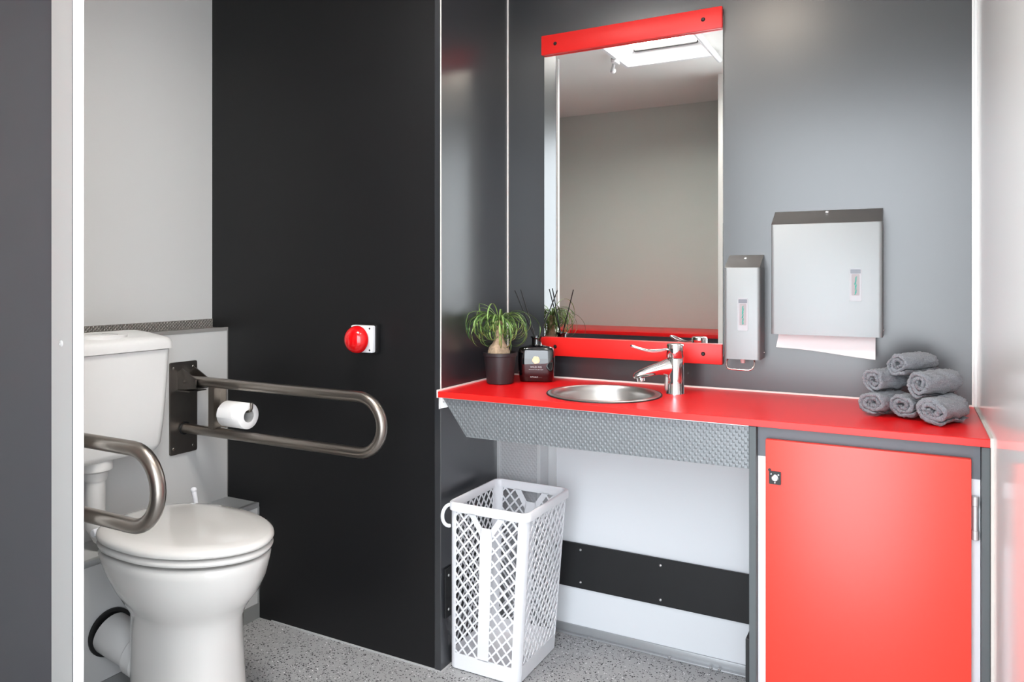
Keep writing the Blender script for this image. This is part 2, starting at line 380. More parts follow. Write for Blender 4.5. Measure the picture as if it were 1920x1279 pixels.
# ------------------------------------------------------------------ worktop with basin cut-out
t = thing('countertop', 'red laminate worktop running under the mirror to the right wall', 'countertop', (-0.5, 2.09, 0.837))
bc = (-0.790, 2.057)
def plate_with_hole(x0, x1, y0, y1, z0, z1, c, r, seg=72):
    bm = bmesh.new()
    o = [bm.verts.new((x, y, z1)) for x, y in ((x0, y0), (x1, y0), (x1, y1), (x0, y1))]
    h = [bm.verts.new((c[0]+r*math.cos(2*PI*i/seg), c[1]+r*math.sin(2*PI*i/seg), z1)) for i in range(seg)]
    es = [bm.edges.new((o[i], o[(i+1) % 4])) for i in range(4)]+[bm.edges.new((h[i], h[(i+1) % seg])) for i in range(seg)]
    bmesh.ops.triangle_fill(bm, use_beauty=True, edges=es)
    e = bmesh.ops.extrude_face_region(bm, geom=bm.faces[:])
    bmesh.ops.translate(bm, vec=(0, 0, z0-z1), verts=[v for v in e['geom'] if isinstance(v, bmesh.types.BMVert)])
    bmesh.ops.recalc_face_normals(bm, faces=bm.faces)
    return bm
mb = MB(); mb.bm.free(); mb.bm = plate_with_hole(XV+0.002, XR-0.006, 1.864, YB-0.002, 0.8375, ZT, bc, 0.152)
mb.build('worktop_board', REDT, t, smooth=30)
MB().box(XV+0.004, XR-0.006, 1.8622, 1.8642, 0.8378, ZT-0.0006, 0.0007, 1).build('front_edge_band', mat('red_edge_band', (236, 34, 28), 0.35), t)

t = thing('splash_apron', 'embossed grey metal apron hanging below the worktop front', 'panel', (-0.75, 1.876, 0.73))
MB().prism([(-1.236, 0.836), (-1.152, 0.7255), (-0.343, 0.7305), (-0.343, 0.836)], 'y', 1.874, 1.877).build('apron_sheet', TREADF, t)
mb = MB().prism([(-1.236, 0.8362), (-0.343, 0.8362), (-0.343, 0.8345), (-1.236, 0.8345)], 'y', 1.8725, 1.878)
mb.build('apron_top_edge', ALU, t)
t2 = thing('worktop_bracket', 'small white metal angle bracket under the left worktop corner', 'bracket', (-1.24, 1.882, 0.80))
MB().prism([(XV+0.0015, 0.837), (XV+0.004, 0.837), (XV+0.004, 0.805), (XV+0.0015, 0.800)], 'y', 1.872, 1.93).prism([(XV+0.004, 0.837), (-1.215, 0.837), (-1.215, 0.812), (-1.226, 0.806), (XV+0.004, 0.803)], 'y', 1.880, 1.883).build('bracket_plate', ALUW, t2)
screw(t2, (-1.236, 1.880, 0.822), (0, -1, 0), 0.003)

# ------------------------------------------------------------------ basin
t = thing('wash_basin', 'round satin steel basin sunk in the red worktop', 'sink', (bc[0], bc[1], 0.72))
prof = [(0.1655, 0.0006), (0.1660, 0.0026), (0.1630, 0.0042), (0.150, 0.0046), (0.1475, 0.0030)]
for i in range(1, 13):
    a = i/12*PI/2
    prof.append((0.022+0.1255*math.cos(a), 0.003-0.115*math.sin(a)))
MB().lathe(prof, (bc[0], bc[1], ZT), 72, cap0=False, cap1=False).build('bowl', BASINM, t, smooth=60)
MB().lathe([(0.1650, 0.0002), (0.1695, 0.0004), (0.1690, 0.0026), (0.1650, 0.0030)], (bc[0], bc[1], ZT), 72, cap0=False, cap1=False).build('gasket', RUB, t)
MB().lathe([(0.0225, -0.1125), (0.0225, -0.1105), (0.016, -0.1100), (0.0155, -0.116), (0.0001, -0.116)], (bc[0], bc[1], ZT), 32, cap0=False).build('drain', CHROME, t)

# ------------------------------------------------------------------ faucet
fb = Vector((-0.606, 2.160, ZT)); fd = Vector((-0.87, -0.49, 0)).normalized(); fs = Vector((-fd.y, fd.x, 0))
t = thing('basin_faucet', 'chrome basin mixer with a long loop lever beside the basin', 'faucet', tuple(fb))
mb = MB(); mb.lathe([(0.0275, 0.0), (0.0275, 0.003), (0.0262, 0.006), (0.0255, 0.04), (0.0250, 0.08), (0.0248, 0.103), (0.0235, 0.1055)], tuple(fb), 40)
path = []; flat = []
for s, z, w, h in ((0.000, 0.080, 0.020, 0.030), (0.016, 0.078, 0.0215, 0.028), (0.033, 0.076, 0.0215, 0.0225), (0.052, 0.073, 0.0205, 0.0175), (0.070, 0.0685, 0.0195, 0.0155), (0.088, 0.063, 0.0182, 0.0135), (0.104, 0.058, 0.0165, 0.0115), (0.116, 0.053, 0.014, 0.009), (0.123, 0.0485, 0.008, 0.004)):
    path.append(fb+fd*s+Vector((0, 0, z))); flat.append((w, h))
mb.tube(path, 0.01, 24, flat=flat)
# blend between spout and body
mb.tube([fb+fd*0.012+Vector((0, 0, 0.060)), fb+fd*0.020+Vector((0, 0, 0.066)), fb+fd*0.030+Vector((0, 0, 0.069))], 0.01, 20, flat=[(0.018, 0.012), (0.018, 0.010), (0.015, 0.006)])
mb.build('body', CHROME, t, smooth=60)
mb = MB(); mb.cyl(fb+fd*0.102+Vector((0, 0, 0.048)), fb+fd*0.100+Vector((0, 0, 0.037)), 0.0125, seg=28, bev=0.0015); mb.build('aerator', CHROME, t)
mb = MB(); mb.lathe([(0.024, 0.1065), (0.0252, 0.108), (0.0250, 0.140), (0.0240, 0.1455), (0.020, 0.1475)], tuple(fb), 40)
head = mb.build('lever_cap', CHROME, t, smooth=50)
lo = []
for i in range(40):
    a = 2*PI*i/40
    u = 0.5-0.5*math.cos(a); s = 0.022+0.108*u
    w = 0.013*math.sin(a)*(0.55+0.5*u)
    z = 0.132-0.0075*math.sin(PI*min(1, u*1.05))+0.009*u*u
    lo.append(fb+fd*s+fs*w+Vector((0, 0, z)))
mb = MB(); mb.tube(lo, 0.0036, 10, closed=True); mb.build('loop_lever', CHROME, t, smooth=60)
# oval sensor / pull knob at the front of the body
mb = MB()
c0 = fb+fd*0.0240
ov = [(0.0085*math.cos(2*PI*i/24), (0.014 if math.sin(2*PI*i/24) > 0 else -0.014)+0.0085*math.sin(2*PI*i/24)) for i in range(24)]
mb.loft([[tuple(c0+fs*a*k+Vector((0, 0, 0.031+b_*k))+fd*dd) for a, b_ in ov] for dd, k in ((-0.004, 1), (0.0045, 1), (0.0065, 0.8))])
mb.build('front_button', mat('button_grey', (190, 192, 190), 0.2, 0.6), t)

# ------------------------------------------------------------------ mirror
t = thing('wall_mirror', 'tall wall mirror clamped between two red rails above the worktop', 'mirror', (-0.8, YB, 0.93))
MB().box(-1.104, -0.498, YB-0.007, YB-0.001, 0.955, 2.0, 0.001, 1).build('mirror_pane', MIRR, t, smooth=0)
for nm, z0, z1 in (('top_rail', 1.958, 2.024), ('bottom_rail', 0.932, 0.994)):
    r_ = MB().box(-1.1075, -0.4975, YB-0.023, YB-0.008, z0, z1, 0.0025, 2).build(nm, REDR, t)
    for x in (-1.055, -0.555):
        MB().cyl((x, YB-0.0232, (z0+z1)/2), (x, YB-0.0262, (z0+z1)/2), 0.0065, 0.004, seg=18).build('screw_cap', BLK, r_)

# ------------------------------------------------------------------ dispensers
def window_slot(parent, xc, yf, z0, z1, w, pane):
    fr = MB()
    o_ = rrect(xc-w/2, xc+w/2, z0, z1, 0.004, 4); i_ = rrect(xc-w/2+0.002, xc+w/2-0.002, z0+0.002, z1-0.002, 0.003, 4)
    fr.loft([[(x, yf+0.0005, z) for x, z in o_], [(x, yf-0.0015, z) for x, z in o_], [(x, yf-0.0015, z) for x, z in i_], [(x, yf-0.0004, z) for x, z in i_]], False, True)
    f = fr.build('level_window', CLEAR2, parent)
    mb = MB(); mb.prism(rrect(xc-w*0.33, xc+w*0.33, z0+0.016, z1-0.016, 0.002, 3), 'y', yf-0.0012, yf-0.0003)
    n = 11
    for i in range(n):
        z = z0+0.018+(z1-z0-0.036)*i/(n-1)
        mb.box(xc-w*0.30, xc+w*0.30, yf-0.0015, yf-0.0010, z-0.0004, z+0.0004)
    mb.build('window_scale', CLEAR3, f)
    mb = MB(); k = 0; z = z1-0.022
    random.seed(int(abs(xc)*1000))
    while z > z0+0.022:
        dx = random.uniform(-0.0012, 0.0012); L = random.uniform(0.004, 0.0075)
        mb.prism([(xc-0.0028+dx, z-L), (xc-0.0008+dx, z-L), (xc+0.0032+dx, z), (xc+0.0012+dx, z)], 'y', yf-0.0018, yf-0.0013)
        z -= 0.0036
    mb.build('window_print', TEAL, f)
    MB().prism(rrect(xc-w*0.42, xc+w*0.42, z1-0.014, z1-0.003, 0.002, 3), 'y', yf-0.0016, yf-0.0003).build('window_clip', CLEAR, f)
def body_shell(mb, x0, x1, yf, z0, zf, zt):
    r = 0.010
    def ringat(z, y_front):
        rr = r
        return ([(x0, YB-0.001, z)]+[(x0+rr-rr*math.cos(a), y_front+rr-rr*math.sin(a), z) for a in [PI/2*i/5 for i in range(6)]]
                + [(x1-rr+rr*math.sin(a), y_front+rr-rr*math.cos(a), z) for a in [PI/2*i/5 for i in range(6)]]+[(x1, YB-0.001, z)])
    mb.loft([ringat(z0, yf), ringat(zf-0.002, yf), ringat(zf, yf+0.001)], True, True)

t = thing('paper_towel_dispenser', 'wide brushed steel paper towel dispenser above the rolled towels', 'dispenser', (-0.2, YB, 1.035))
x0, x1, yf = -0.3465, -0.0595, 2.226
mb = MB(); body_shell(mb, x0, x1, yf, 1.036, 1.349, 1.389); mb.build('body', DISP, t, smooth=40)
mb = MB(); mb.prism([(yf+0.0015, 1.3492), (YB-0.001, 1.3492), (YB-0.001, 1.3905), (YB-0.012, 1.3905)], 'x', x0+0.001, x1-0.001); lid = mb.build('sloped_lid', DISPT, t)
nrm = Vector((0, -0.041, 0.073)).normalized()
MB().cyl(Vector((-0.203, 2.287, 1.384)), Vector((-0.203, 2.287, 1.384))+nrm*0.002, 0.004, seg=14).build('key_hole', mat('key_hole_white', (240, 240, 240), 0.4), lid)
window_slot(t, -0.1255, yf, 1.133, 1.223, 0.030, CLEAR2)
screw(t, (x1+0.0005, YB-0.02, 1.052), (1, 0, 0), 0.0025)
tw = []
for (u, zdrop, yo) in ((0, 0, 0),):
    pass
mb = MB()
xa, xb = -0.331, -0.078
rings = []
for i in range(15):
    f = i/14; x = xa+(xb-xa)*f
    zb = 0.996-0.021*f+0.002*math.sin(f*5)
    yoff = yf+0.040+0.006*math.sin(f*PI)-0.004*f
    xs = -0.006*(1-f)
    rings.append([(x, yoff+0.004, 1.0355), (x+xs*0.5, yoff+0.000, 1.016), (x+xs, yoff-0.006, zb), (x+xs, yoff-0.0050, zb-0.0003), (x+xs*0.5, yoff+0.001, 1.016), (x, yoff+0.005, 1.0355)])
mb.loft(rings)
tag(mb.build('paper_towel', PAPER, base=(-0.2, 2.26, 1.0), smooth=60), 'white folded paper towel hanging out of the wide steel dispenser', 'paper towel')

t = thing('soap_dispenser', 'narrow brushed steel soap dispenser beside the mirror', 'dispenser', (-0.43, YB, 0.96))
x0, x1, yf = -0.4800, -0.3775, 2.233
mb = MB(); body_shell(mb, x0, x1, yf, 0.958, 1.227, 1.265); mb.build('body', DISP, t, smooth=40)
mb = MB(); mb.prism([(yf+0.0015, 1.2272), (YB-0.001, 1.2272), (YB-0.001, 1.265), (YB-0.006, 1.265)], 'x', x0+0.001, x1-0.001); lid = mb.build('sloped_lid', DISPT, t)
nrm = Vector((0, -0.038, 0.072)).normalized()
MB().cyl(Vector((-0.428, 2.285, 1.2545)), Vector((-0.428, 2.285, 1.2545))+nrm*0.002, 0.004, seg=14).build('key_hole', mat('key_hole_white2', (240, 240, 240), 0.4), lid)
window_slot(t, -0.4255, yf, 1.042, 1.137, 0.029, CLEAR)
screw(t, (x1+0.0005, YB-0.012, 0.975), (1, 0, 0), 0.0022)
pth = [(x0+0.010, yf+0.012, 0.9595), (x0+0.008, yf+0.004, 0.950), (x0+0.008, yf-0.004, 0.940), (x0+0.013, yf-0.010, 0.932), (x0+0.022, yf-0.012, 0.929)]
pth += [(x1-0.030-(x1-x0-0.052)*0+0, yf-0.012, 0.929)]
pth += [(x1-0.021, yf-0.010, 0.932), (x1-0.016, yf-0.004, 0.940), (x1-0.016, yf+0.004, 0.950), (x1-0.018, yf+0.012, 0.9595)]
MB().tube(pth, 0.0026, 10).build('pump_lever', mat('lever_steel', (226, 214, 210), 0.2, 1.0), t, smooth=60)
MB().cyl((-0.432, yf+0.035, 0.9585), (-0.432, yf+0.035, 0.944), 0.008, 0.006).build('nozzle', mat('nozzle_pink', (225, 190, 188), 0.4), t)

# ------------------------------------------------------------------ cabinet
t = thing('base_cabinet', 'base cabinet with a red door at the right end of the worktop', 'cabinet', (-0.09, 2.09, 0))
MB().box(-0.341, -0.3245, 1.8665, YB-0.010, 0.001, 0.8365, 0.0008, 1).build('side_panel', GREYE, t)
MB().box(0.139, 0.1545, 1.8665, YB-0.010, 0.001, 0.8365, 0.0008, 1).build('side_panel', GREYE, t)
MB().box(-0.3235, 0.138, 1.884, 1.899, 0.763, 0.8365).build('fascia', GREYP, t)
MB().box(-0.3235, -0.285, 1.886, 1.90, 0.001, 0.7625).box(0.095, 0.138, 1.886, 1.90, 0.001, 0.7625).box(-0.3235, 0.138, 1.886, 1.90, 0.001, 0.1).build('carcass', WLAM, t)
dr = MB().box(-0.3025, 0.1205, 1.8655, 1.8825, 0.060, 0.8085, 0.0018, 2).build('door', REDD, t)
lk = MB().prism(rrect(-0.294, -0.267, 0.703, 0.734, 0.002, 3), 'y', 1.8628, 1.8656).cyl((-0.293, 1.8656, 0.7365), (-0.293, 1.8622, 0.7365), 0.0032, seg=12)
lk = lk.build('lock', BLK, dr)
yy = 1.8625
mb = MB(); M = Matrix.Translation((-0.2805, yy, 0.7185)) @ Matrix.Rotation(PI/2, 4, 'X')
mb.lathe([(0.0078, -0.0005), (0.0078, 0.0016), (0.0064, 0.0022), (0.0052, 0.0005), (0.0001, 0.0005)], (0, 0, 0), 24, cap0=False, M=M)
mb.build('lock_ring', CHROME, dr)
for sx, sz in ((-0.289, 0.727), (-0.2725, 0.7265), (-0.2805, 0.7075)): screw(dr, (sx, 1.8628, sz), (0, -1, 0), 0.0024)
hg = MB()
hg.cyl((0.1280, 1.8775, 0.635), (0.1280, 1.8775, 0.726), 0.0062, seg=20, bev=0.001)
hg.cyl((0.1280, 1.8775, 0.707), (0.1280, 1.8775, 0.7275), 0.0075, seg=20, bev=0.001)
hg.cyl((0.1280, 1.8775, 0.634), (0.1280, 1.8775, 0.655), 0.0075, seg=20, bev=0.001)
hg.box(0.1215, 0.130, 1.8805, 1.8835, 0.636, 0.725)
hg.build('hinge', mat('hinge_aluminium', (190, 192, 194), 0.35, 0.6), t)
hg = MB(); hg.cyl((0.1280, 1.8775, 0.135), (0.1280, 1.8775, 0.226), 0.0062, seg=20, bev=0.001); hg.box(0.1215, 0.130, 1.8805, 1.8835, 0.136, 0.225)
hg.build('hinge', mat('hinge_aluminium', (190, 192, 194), 0.35, 0.6), t)

# ------------------------------------------------------------------ bumper strips
t = thing('bumper_strip', 'long black bumper strip screwed across the white wall under the worktop', 'bumper', (-0.75, YB-0.01, 0.16))
MB().box(-1.054, -0.343, YB-0.020, YB-0.0105, 0.1595, 0.3075, 0.001, 1).build('strip', BLKS, t)
for x, z in ((-0.963, 0.289), (-0.690, 0.287), (-0.963, 0.181), (-0.690, 0.178)): screw(t, (x, YB-0.020, z), (0, -1, 0), 0.0045)
t = thing('bumper_strip', 'short black bumper plate on the dark side wall behind the white hamper', 'bumper', (XV, 2.0, 0.155))
MB().box(XV+0.0005, XV+0.007, 1.902, 2.228, 0.156, 0.307, 0.001, 1).build('strip', BLKS, t)
for z in (0.284, 0.180): screw(t, (XV+0.007, 1.918, z), (1, 0, 0), 0.0045)
t = thing('bumper_strip', 'black bumper end on the left side of the red cabinet near the floor', 'bumper', (-0.345, 2.0, 0.155))
MB().box(-0.3505, -0.3415, 1.872, 2.28, 0.156, 0.314, 0.001, 1).build('strip', BLKS, t)

# ------------------------------------------------------------------ alarm button
t = thing('alarm_button', 'large red dome emergency button on the black wall', 'alarm button', (-1.524, YA, 1.0))
MB().box(-1.570, -1.481, 1.868, YA-0.0005, 0.958, 1.048, 0.003).build('back_box', BLK, t)
cv = MB().box(-1.568, -1.483, 1.846, 1.8678, 0.960, 1.046, 0.0055, 3).build('cover', PLASW, t)
for x in (-1.560, -1.491):
    for z in (0.969, 1.037): MB().cyl((x, 1.8462, z), (x, 1.8452, z), 0.0030, seg=12).build('cover_screw', BLK, cv)
mb = MB(); M = Matrix.Translation((-1.5255, 1.846, 1.003)) @ Matrix.Rotation(PI/2, 4, 'X')
prof = [(0.020, 0.0), (0.020, 0.010), (0.040, 0.012), (0.0435, 0.018)]
for i in range(1, 11):
    a = i/10*PI/2; prof.append((max(0.0435*math.cos(a), 0.0003), 0.018+0.037*math.sin(a)))
mb.lathe(prof, (0, 0, 0), 40, M=M); mb.build('dome', REDP, t, smooth=60)

# ------------------------------------------------------------------ toilet
yc = 1.352
def egg(xb, xf, hw, z, n=64, er=2.6, ef=1.9, mid=0.494):
    xm = xb+(xf-xb)*mid; pts = []
    for i in range(n):
        a = 2*PI*i/n; c = math.cos(a); s = math.sin(a)
        e = ef if c > 0 else er; L = (xf-xm) if c > 0 else (xm-xb)
        pts.append((xm+L*math.copysign(abs(c)**(2/e), c), yc+hw*math.copysign(abs(s)**(2/e), s), z))
    return pts
t = thing('toilet', 'white ceramic floor standing toilet with closed lid', 'toilet', (-1.72, yc, 0))
rings = [egg(-1.872, -1.525, 0.124, 0.0015, ef=2.3), egg(-1.872, -1.527, 0.122, 0.02, ef=2.3), egg(-1.868, -1.538, 0.113, 0.09, ef=2.3), egg(-1.868, -1.544, 0.110, 0.17, ef=2.3), egg(-1.868, -1.545, 0.109, 0.27, ef=2.2), egg(-1.868, -1.542, 0.110, 0.305, ef=2.1),
         egg(-1.872, -1.533, 0.120, 0.325, ef=2.0), egg(-1.880, -1.518, 0.134, 0.347, ef=1.95), egg(-1.900, -1.488, 0.152, 0.380), egg(-1.925, -1.468, 0.165, 0.420), egg(-1.945, -1.458, 0.172, 0.455), egg(-1.950, -1.455, 0.1745, 0.473), egg(-1.947, -1.458, 0.172, 0.4785), egg(-1.938, -1.468, 0.165, 0.4800)]
mb = MB(); mb.loft(rings); bowl = mb.build('bowl_pedestal', CERAM, t, smooth=60)
mb = MB(); mb.loft([egg(-1.930, -1.482, 0.155, 0.4875), egg(-1.943, -1.462, 0.168, 0.4880), egg(-1.953, -1.449, 0.175, 0.491), egg(-1.955, -1.446, 0.177, 0.498), egg(-1.953, -1.449, 0.175, 0.5020), egg(-1.945, -1.458, 0.170, 0.5050)])
mb.build('seat', CERAM, t, smooth=60)
mb = MB(); mb.loft([egg(-1.930, -1.480, 0.155, 0.5100), egg(-1.946, -1.459, 0.168, 0.5105), egg(-1.956, -1.446, 0.177, 0.5125), egg(-1.957, -1.443, 0.178, 0.5185), egg(-1.955, -1.447, 0.176, 0.5255), egg(-1.946, -1.458, 0.168, 0.5305), egg(-1.92, -1.495, 0.140, 0.5335), egg(-1.80, -1.62, 0.06, 0.5345)])
mb.build('lid', CERAM, t, smooth=60)
for s_ in (-1, 1): MB().cyl((-1.958, yc+s_*0.085-0.022, 0.500), (-1.958, yc+s_*0.085+0.022, 0.500), 0.011, bev=0.002).build('hinge', PLASW, t)
# soil pipe to the plinth
mb = MB(); mb.cyl((-2.013, 1.335, 0.182), (-1.885, 1.345, 0.150), 0.056, seg=36); mb.cyl((-1.900, 1.344, 0.154), (-1.860, 1.346, 0.144), 0.064, seg=36, bev=0.004)
mb.build('soil_pipe', PIPEW, t, smooth=40)
M = Matrix.Translation((-2.0175, 1.335, 0.183)) @ Matrix.Rotation(PI/2, 4, 'Y')
MB().lathe([(0.066, 0.001), (0.066, 0.007), (0.056, 0.007)], (0, 0, 0), 36, cap1=False, M=M).build('pipe_seal', RUB, t)
MB().cyl((-1.765, yc-0.113, 0.078), (-1.765, yc-0.117, 0.078), 0.004, seg=12).build('floor_fixing', RUB, bowl)

# cistern
t = thing('toilet_cistern', 'white plastic cistern on the wall behind the toilet', 'cistern', (XM, yc, 0.66))
def cs(z, hw, xf, r=0.03): return [(x, y, z) for x, y in rrect(XM+0.001, xf, yc-hw, yc+hw, r, 5)]
mb = MB(); mb.loft([cs(0.664, 0.147, -2.055, 0.025), cs(0.667, 0.162, -2.045, 0.028), cs(0.684, 0.174, -2.036), cs(0.76, 0.182, -2.031), cs(0.88, 0.190, -2.026), cs(0.976, 0.195, -2.022), cs(0.978, 0.191, -2.026)])
mb.build('tank', PLASC, t, smooth=50)
def lidring(f, zf):   # domed, rising towards the wall
    pts = []
    for x, y in rrect(XM+0.001+(1-f)*0.05, -2.014-(1-f)*0.05, yc-0.202*f, yc+0.202*f, 0.032*max(f, .3), 5):
        d = (-2.014-x)/0.16
        pts.append((x, y, zf+0.022*min(1, max(0, d))**0.8*(0.0 if f > .985 else 1)))
    return pts
mb = MB(); mb.loft([[(x, y, 0.979) for x, y, z in lidring(1.0, 0.979)], [(x, y, z) for x, y, z in lidring(1.0, 0.992)], lidring(0.98, 1.000), lidring(0.93, 1.007), lidring(0.80, 1.012), lidring(0.45, 1.014)])
ld = mb.build('cistern_lid', PLASC, t, smooth=60)
def oval(cx, cy, rx, ry, z, n=36): return [(cx+rx*math.cos(2*PI*i/n), cy+ry*math.sin(2*PI*i/n), z) for i in range(n)]
mb = MB(); mb.loft([oval(-2.075, yc, 0.040, 0.072, 1.012), oval(-2.075, yc, 0.040, 0.072, 1.028), oval(-2.075, yc, 0.036, 0.067, 1.031)])
mb.build('flush_button', PLASC, ld, smooth=50)
MB().box(-2.112, -2.038, yc+0.020, yc+0.0215, 1.0312, 1.0318).build('button_gap', mat('button_gap_grey', (120, 118, 116), 0.6), ld)
mb = MB(); mb.lathe([(0.036, 0), (0.046, 0.006), (0.047, 0.03), (0.044, 0.034)], (-2.095, yc-0.012, 0.631), 32); mb.lathe([(0.030, 0), (0.033, 0.01), (0.034, 0.03)], (-2.095, yc-0.012, 0.605), 32)
mb.tube([(-2.095, yc-0.012, 0.62), (-2.095, yc-0.012, 0.52), (-2.092, yc-0.012, 0.475), (-2.075, yc-0.003, 0.446), (-2.045, yc, 0.440), (-1.945, yc, 0.440)], 0.0275, 24)
mb.build('flush_pipe', PIPEW, t, smooth=50)

# toilet brush tip
t = thing('toilet_brush', 'white brush handle sticking up behind the toilet lid', 'toilet brush', (-1.975, 1.59, 0))
mb = MB(); mb.lathe([(0.040, 0.001), (0.042, 0.01), (0.038, 0.30), (0.036, 0.32), (0.014, 0.322)], (-1.968, 1.595, 0), 28); mb.build('holder', PLASW, t)
mb = MB(); mb.tube([(-1.968, 1.595, 0.30), (-1.978, 1.596, 0.47), (-1.983, 1.596, 0.50), (-1.989, 1.596, 0.520)], 0.007, 14, radii=[0.008, 0.008, 0.0072, 0.0078]); mb.sphere((-1.991, 1.596, 0.526), 0.0095); mb.build('handle', PLASW, t)

# ------------------------------------------------------------------ grab rails
def grab_rail(label, y, zu, zl, xend, plate_y, fixings=True):
    t = thing('grab_rail', label, 'grab rail', (XM, y, 0.6), 'hinged grab rails beside the toilet')
    r = 0.0165; rb = (zu-zl)/2
    path = [(XM+0.03, zu)]+[(XM+0.03+(xend-rb-r-XM-0.03)*i/6, zu) for i in range(1, 7)]
    path += [(xend-rb-r+rb*math.sin(a), (zu+zl)/2+rb*math.cos(a)) for a in [PI*i/18 for i in range(1, 18)]]
    path += [(xend-rb-r+(XM+0.008-(xend-rb-r))*i/6, zl) for i in range(0, 7)]
    mb = MB(); mb.tube([(x, y, z) for x, z in path], r, 24); mb.build('rail_loop', RAILM, t, smooth=60)
    MB().prism(rrect(plate_y[0], plate_y[1], 0.602, 0.912, 0.006, 3), 'x', XM+0.0015, XM+0.0065).build('wall_plate', PLATEM, t)
    # hinge cheeks and bracket
    mb = MB()
    for s in (-1, 1):
        mb.prism([(XM+0.0065, zu+0.030), (XM+0.030, zu+0.042), (XM+0.095, zu+0.010), (XM+0.095, zu-0.022), (XM+0.0065, zu-0.030)], 'y', y+s*0.024-0.002, y+s*0.024+0.002)
    mb.box(XM+0.0065, XM+0.075, y-0.034, y+0.034, zu-0.034, zu-0.030)
    mb.box(XM+0.03, XM+0.10, y-0.018, y+0.018, zu-0.0225, zu-0.019)
    mb.cyl((XM+0.04, y-0.034, zu), (XM+0.04, y+0.034, zu), 0.006, seg=12)
    mb.build('hinge_bracket', PLATEM, t)
    M = Matrix.Translation((XM+0.0065, y, zl)) @ Matrix.Rotation(PI/2, 4, 'Y')
    MB().lathe([(0.022, 0), (0.022, 0.004), (0.0165, 0.004)], (0, 0, 0), 28, cap1=False, M=M).build('stop_ring', BLK, t)
    for yy_ in (plate_y[0]+0.015, plate_y[1]-0.015):
        for z in (0.622, 0.892): screw(t, (XM+0.0065, yy_, z), (1, 0, 0), 0.006, PLATEM)
    return t
gr = grab_rail('brushed steel hinged grab rail with a toilet roll, against the black wall', 1.700, 0.850, 0.687, -1.312, (1.645, 1.752))
xv = -1.976
MB().prism([(-2.030, 0.700), (-2.006, 0.700), (-2.006, 0.838), (-2.030, 0.838)], 'y', 1.684, 1.6865).prism([(1.684, 0.700), (1.712, 0.700), (1.712, 0.838), (1.684, 0.838)], 'x', -2.006, -2.0035).prism([(-2.006, 0.704), (xv, 0.704), (xv, 0.838), (-2.006, 0.838)], 'y', 1.710, 1.7125).build('roll_bracket', RAILM, gr)
ry, rz = 1.695, 0.770
MB().tube([(xv-0.004, ry+0.016, rz), (xv+0.006, ry+0.004, rz), (xv+0.012, ry, rz), (xv+0.08, ry, rz), (xv+0.118, ry, rz), (xv+0.128, ry, rz+0.004), (xv+0.132, ry, rz+0.012), (xv+0.132, ry, rz+0.028)], 0.005, 12).build('roll_hook', RAILM, gr, smooth=60)
grab_rail('brushed steel hinged grab rail without a roll, nearest the partition post', 1.052, 0.821, 0.650, -1.408, (1.026, 1.100))

t = thing('toilet_roll', 'white toilet roll hanging on the hook of the grab rail', 'toilet roll', (xv+0.075, ry, rz-0.0155))
rc = Vector((0, ry, rz-0.0148)); R0 = 0.0415
seg = 40
def circ(x, r, n=seg): return [(x, rc.y+r*math.cos(2*PI*i/n), rc.z+r*math.sin(2*PI*i/n)) for i in range(n)]
xa, xb = xv+0.020, xv+0.120
mb = MB(); mb.loft([circ(xa, 0.0205), circ(xa, R0-0.001), circ(xa+0.001, R0), circ(xb-0.001, R0), circ(xb, R0-0.001), circ(xb, 0.0205), circ(xa, 0.0205)], False, False); mb.build('paper', PAPER, t, smooth=50)
mb = MB(); mb.loft([circ(xa-0.0003, 0.0205), circ(xb+0.0003, 0.0205), circ(xb+0.0003, 0.0195), circ(xa-0.0003, 0.0195), circ(xa-0.0003, 0.0205)], False, False); mb.build('core', CARD, t, smooth=50)
# hanging folded end sheet
sh = []
for i in range(9):
    a = PI*0.80+i/8*0.75
    sh.append((rc.y+(R0+0.0008)*math.cos(a), rc.z+(R0+0.0008)*math.sin(a)))
mb = MB(); mb.loft([[(xa+0.001, y, z), (xb-0.038+0.010*(i/8), y, z), (xb-0.038+0.010*(i/8), rc.y+(y-rc.y)*0.975, rc.z+(z-rc.z)*0.975), (xa+0.001, rc.y+(y-rc.y)*0.975, rc.z+(z-rc.z)*0.975)] for i, (y, z) in enumerate(sh)]); mb.build('end_sheet', PAPER, t)

# ------------------------------------------------------------------ laundry hamper
hb = thing('laundry_hamper', 'white plastic lattice laundry hamper standing under the worktop', 'hamper', (-1.12, 2.07, 0))
HT = 0.528
bot = (-1.2455, -1.006, 1.922, 2.195); top = (-1.212, -0.949, 1.870, 2.165)
def lerp(a, b, f): return a+(b-a)*f
def rect_at(z):
    f = z/HT; return tuple(lerp(a, b, f) for a, b in zip(bot, top))
def clip(p, q, poly):
    """clip segment pq to convex polygon (ccw)"""
    t0, t1 = 0.0, 1.0; d = (q[0]-p[0], q[1]-p[1])
    for i in range(len(poly)):
        a = poly[i]; b_ = poly[(i+1) % len(poly)]
        n = (-(b_[1]-a[1]), b_[0]-a[0])
        num = n[0]*(p[0]-a[0])+n[1]*(p[1]-a[1]); den = n[0]*d[0]+n[1]*d[1]
        if abs(den) < 1e-12:
            if num < 0: return None
            continue
        tt = -num/den
        if den > 0: t0 = max(t0, tt)
        else: t1 = min(t1, tt)
    if t1-t0 < 1e-4: return None
    return ((p[0]+d[0]*t0, p[1]+d[1]*t0), (p[0]+d[0]*t1, p[1]+d[1]*t1))
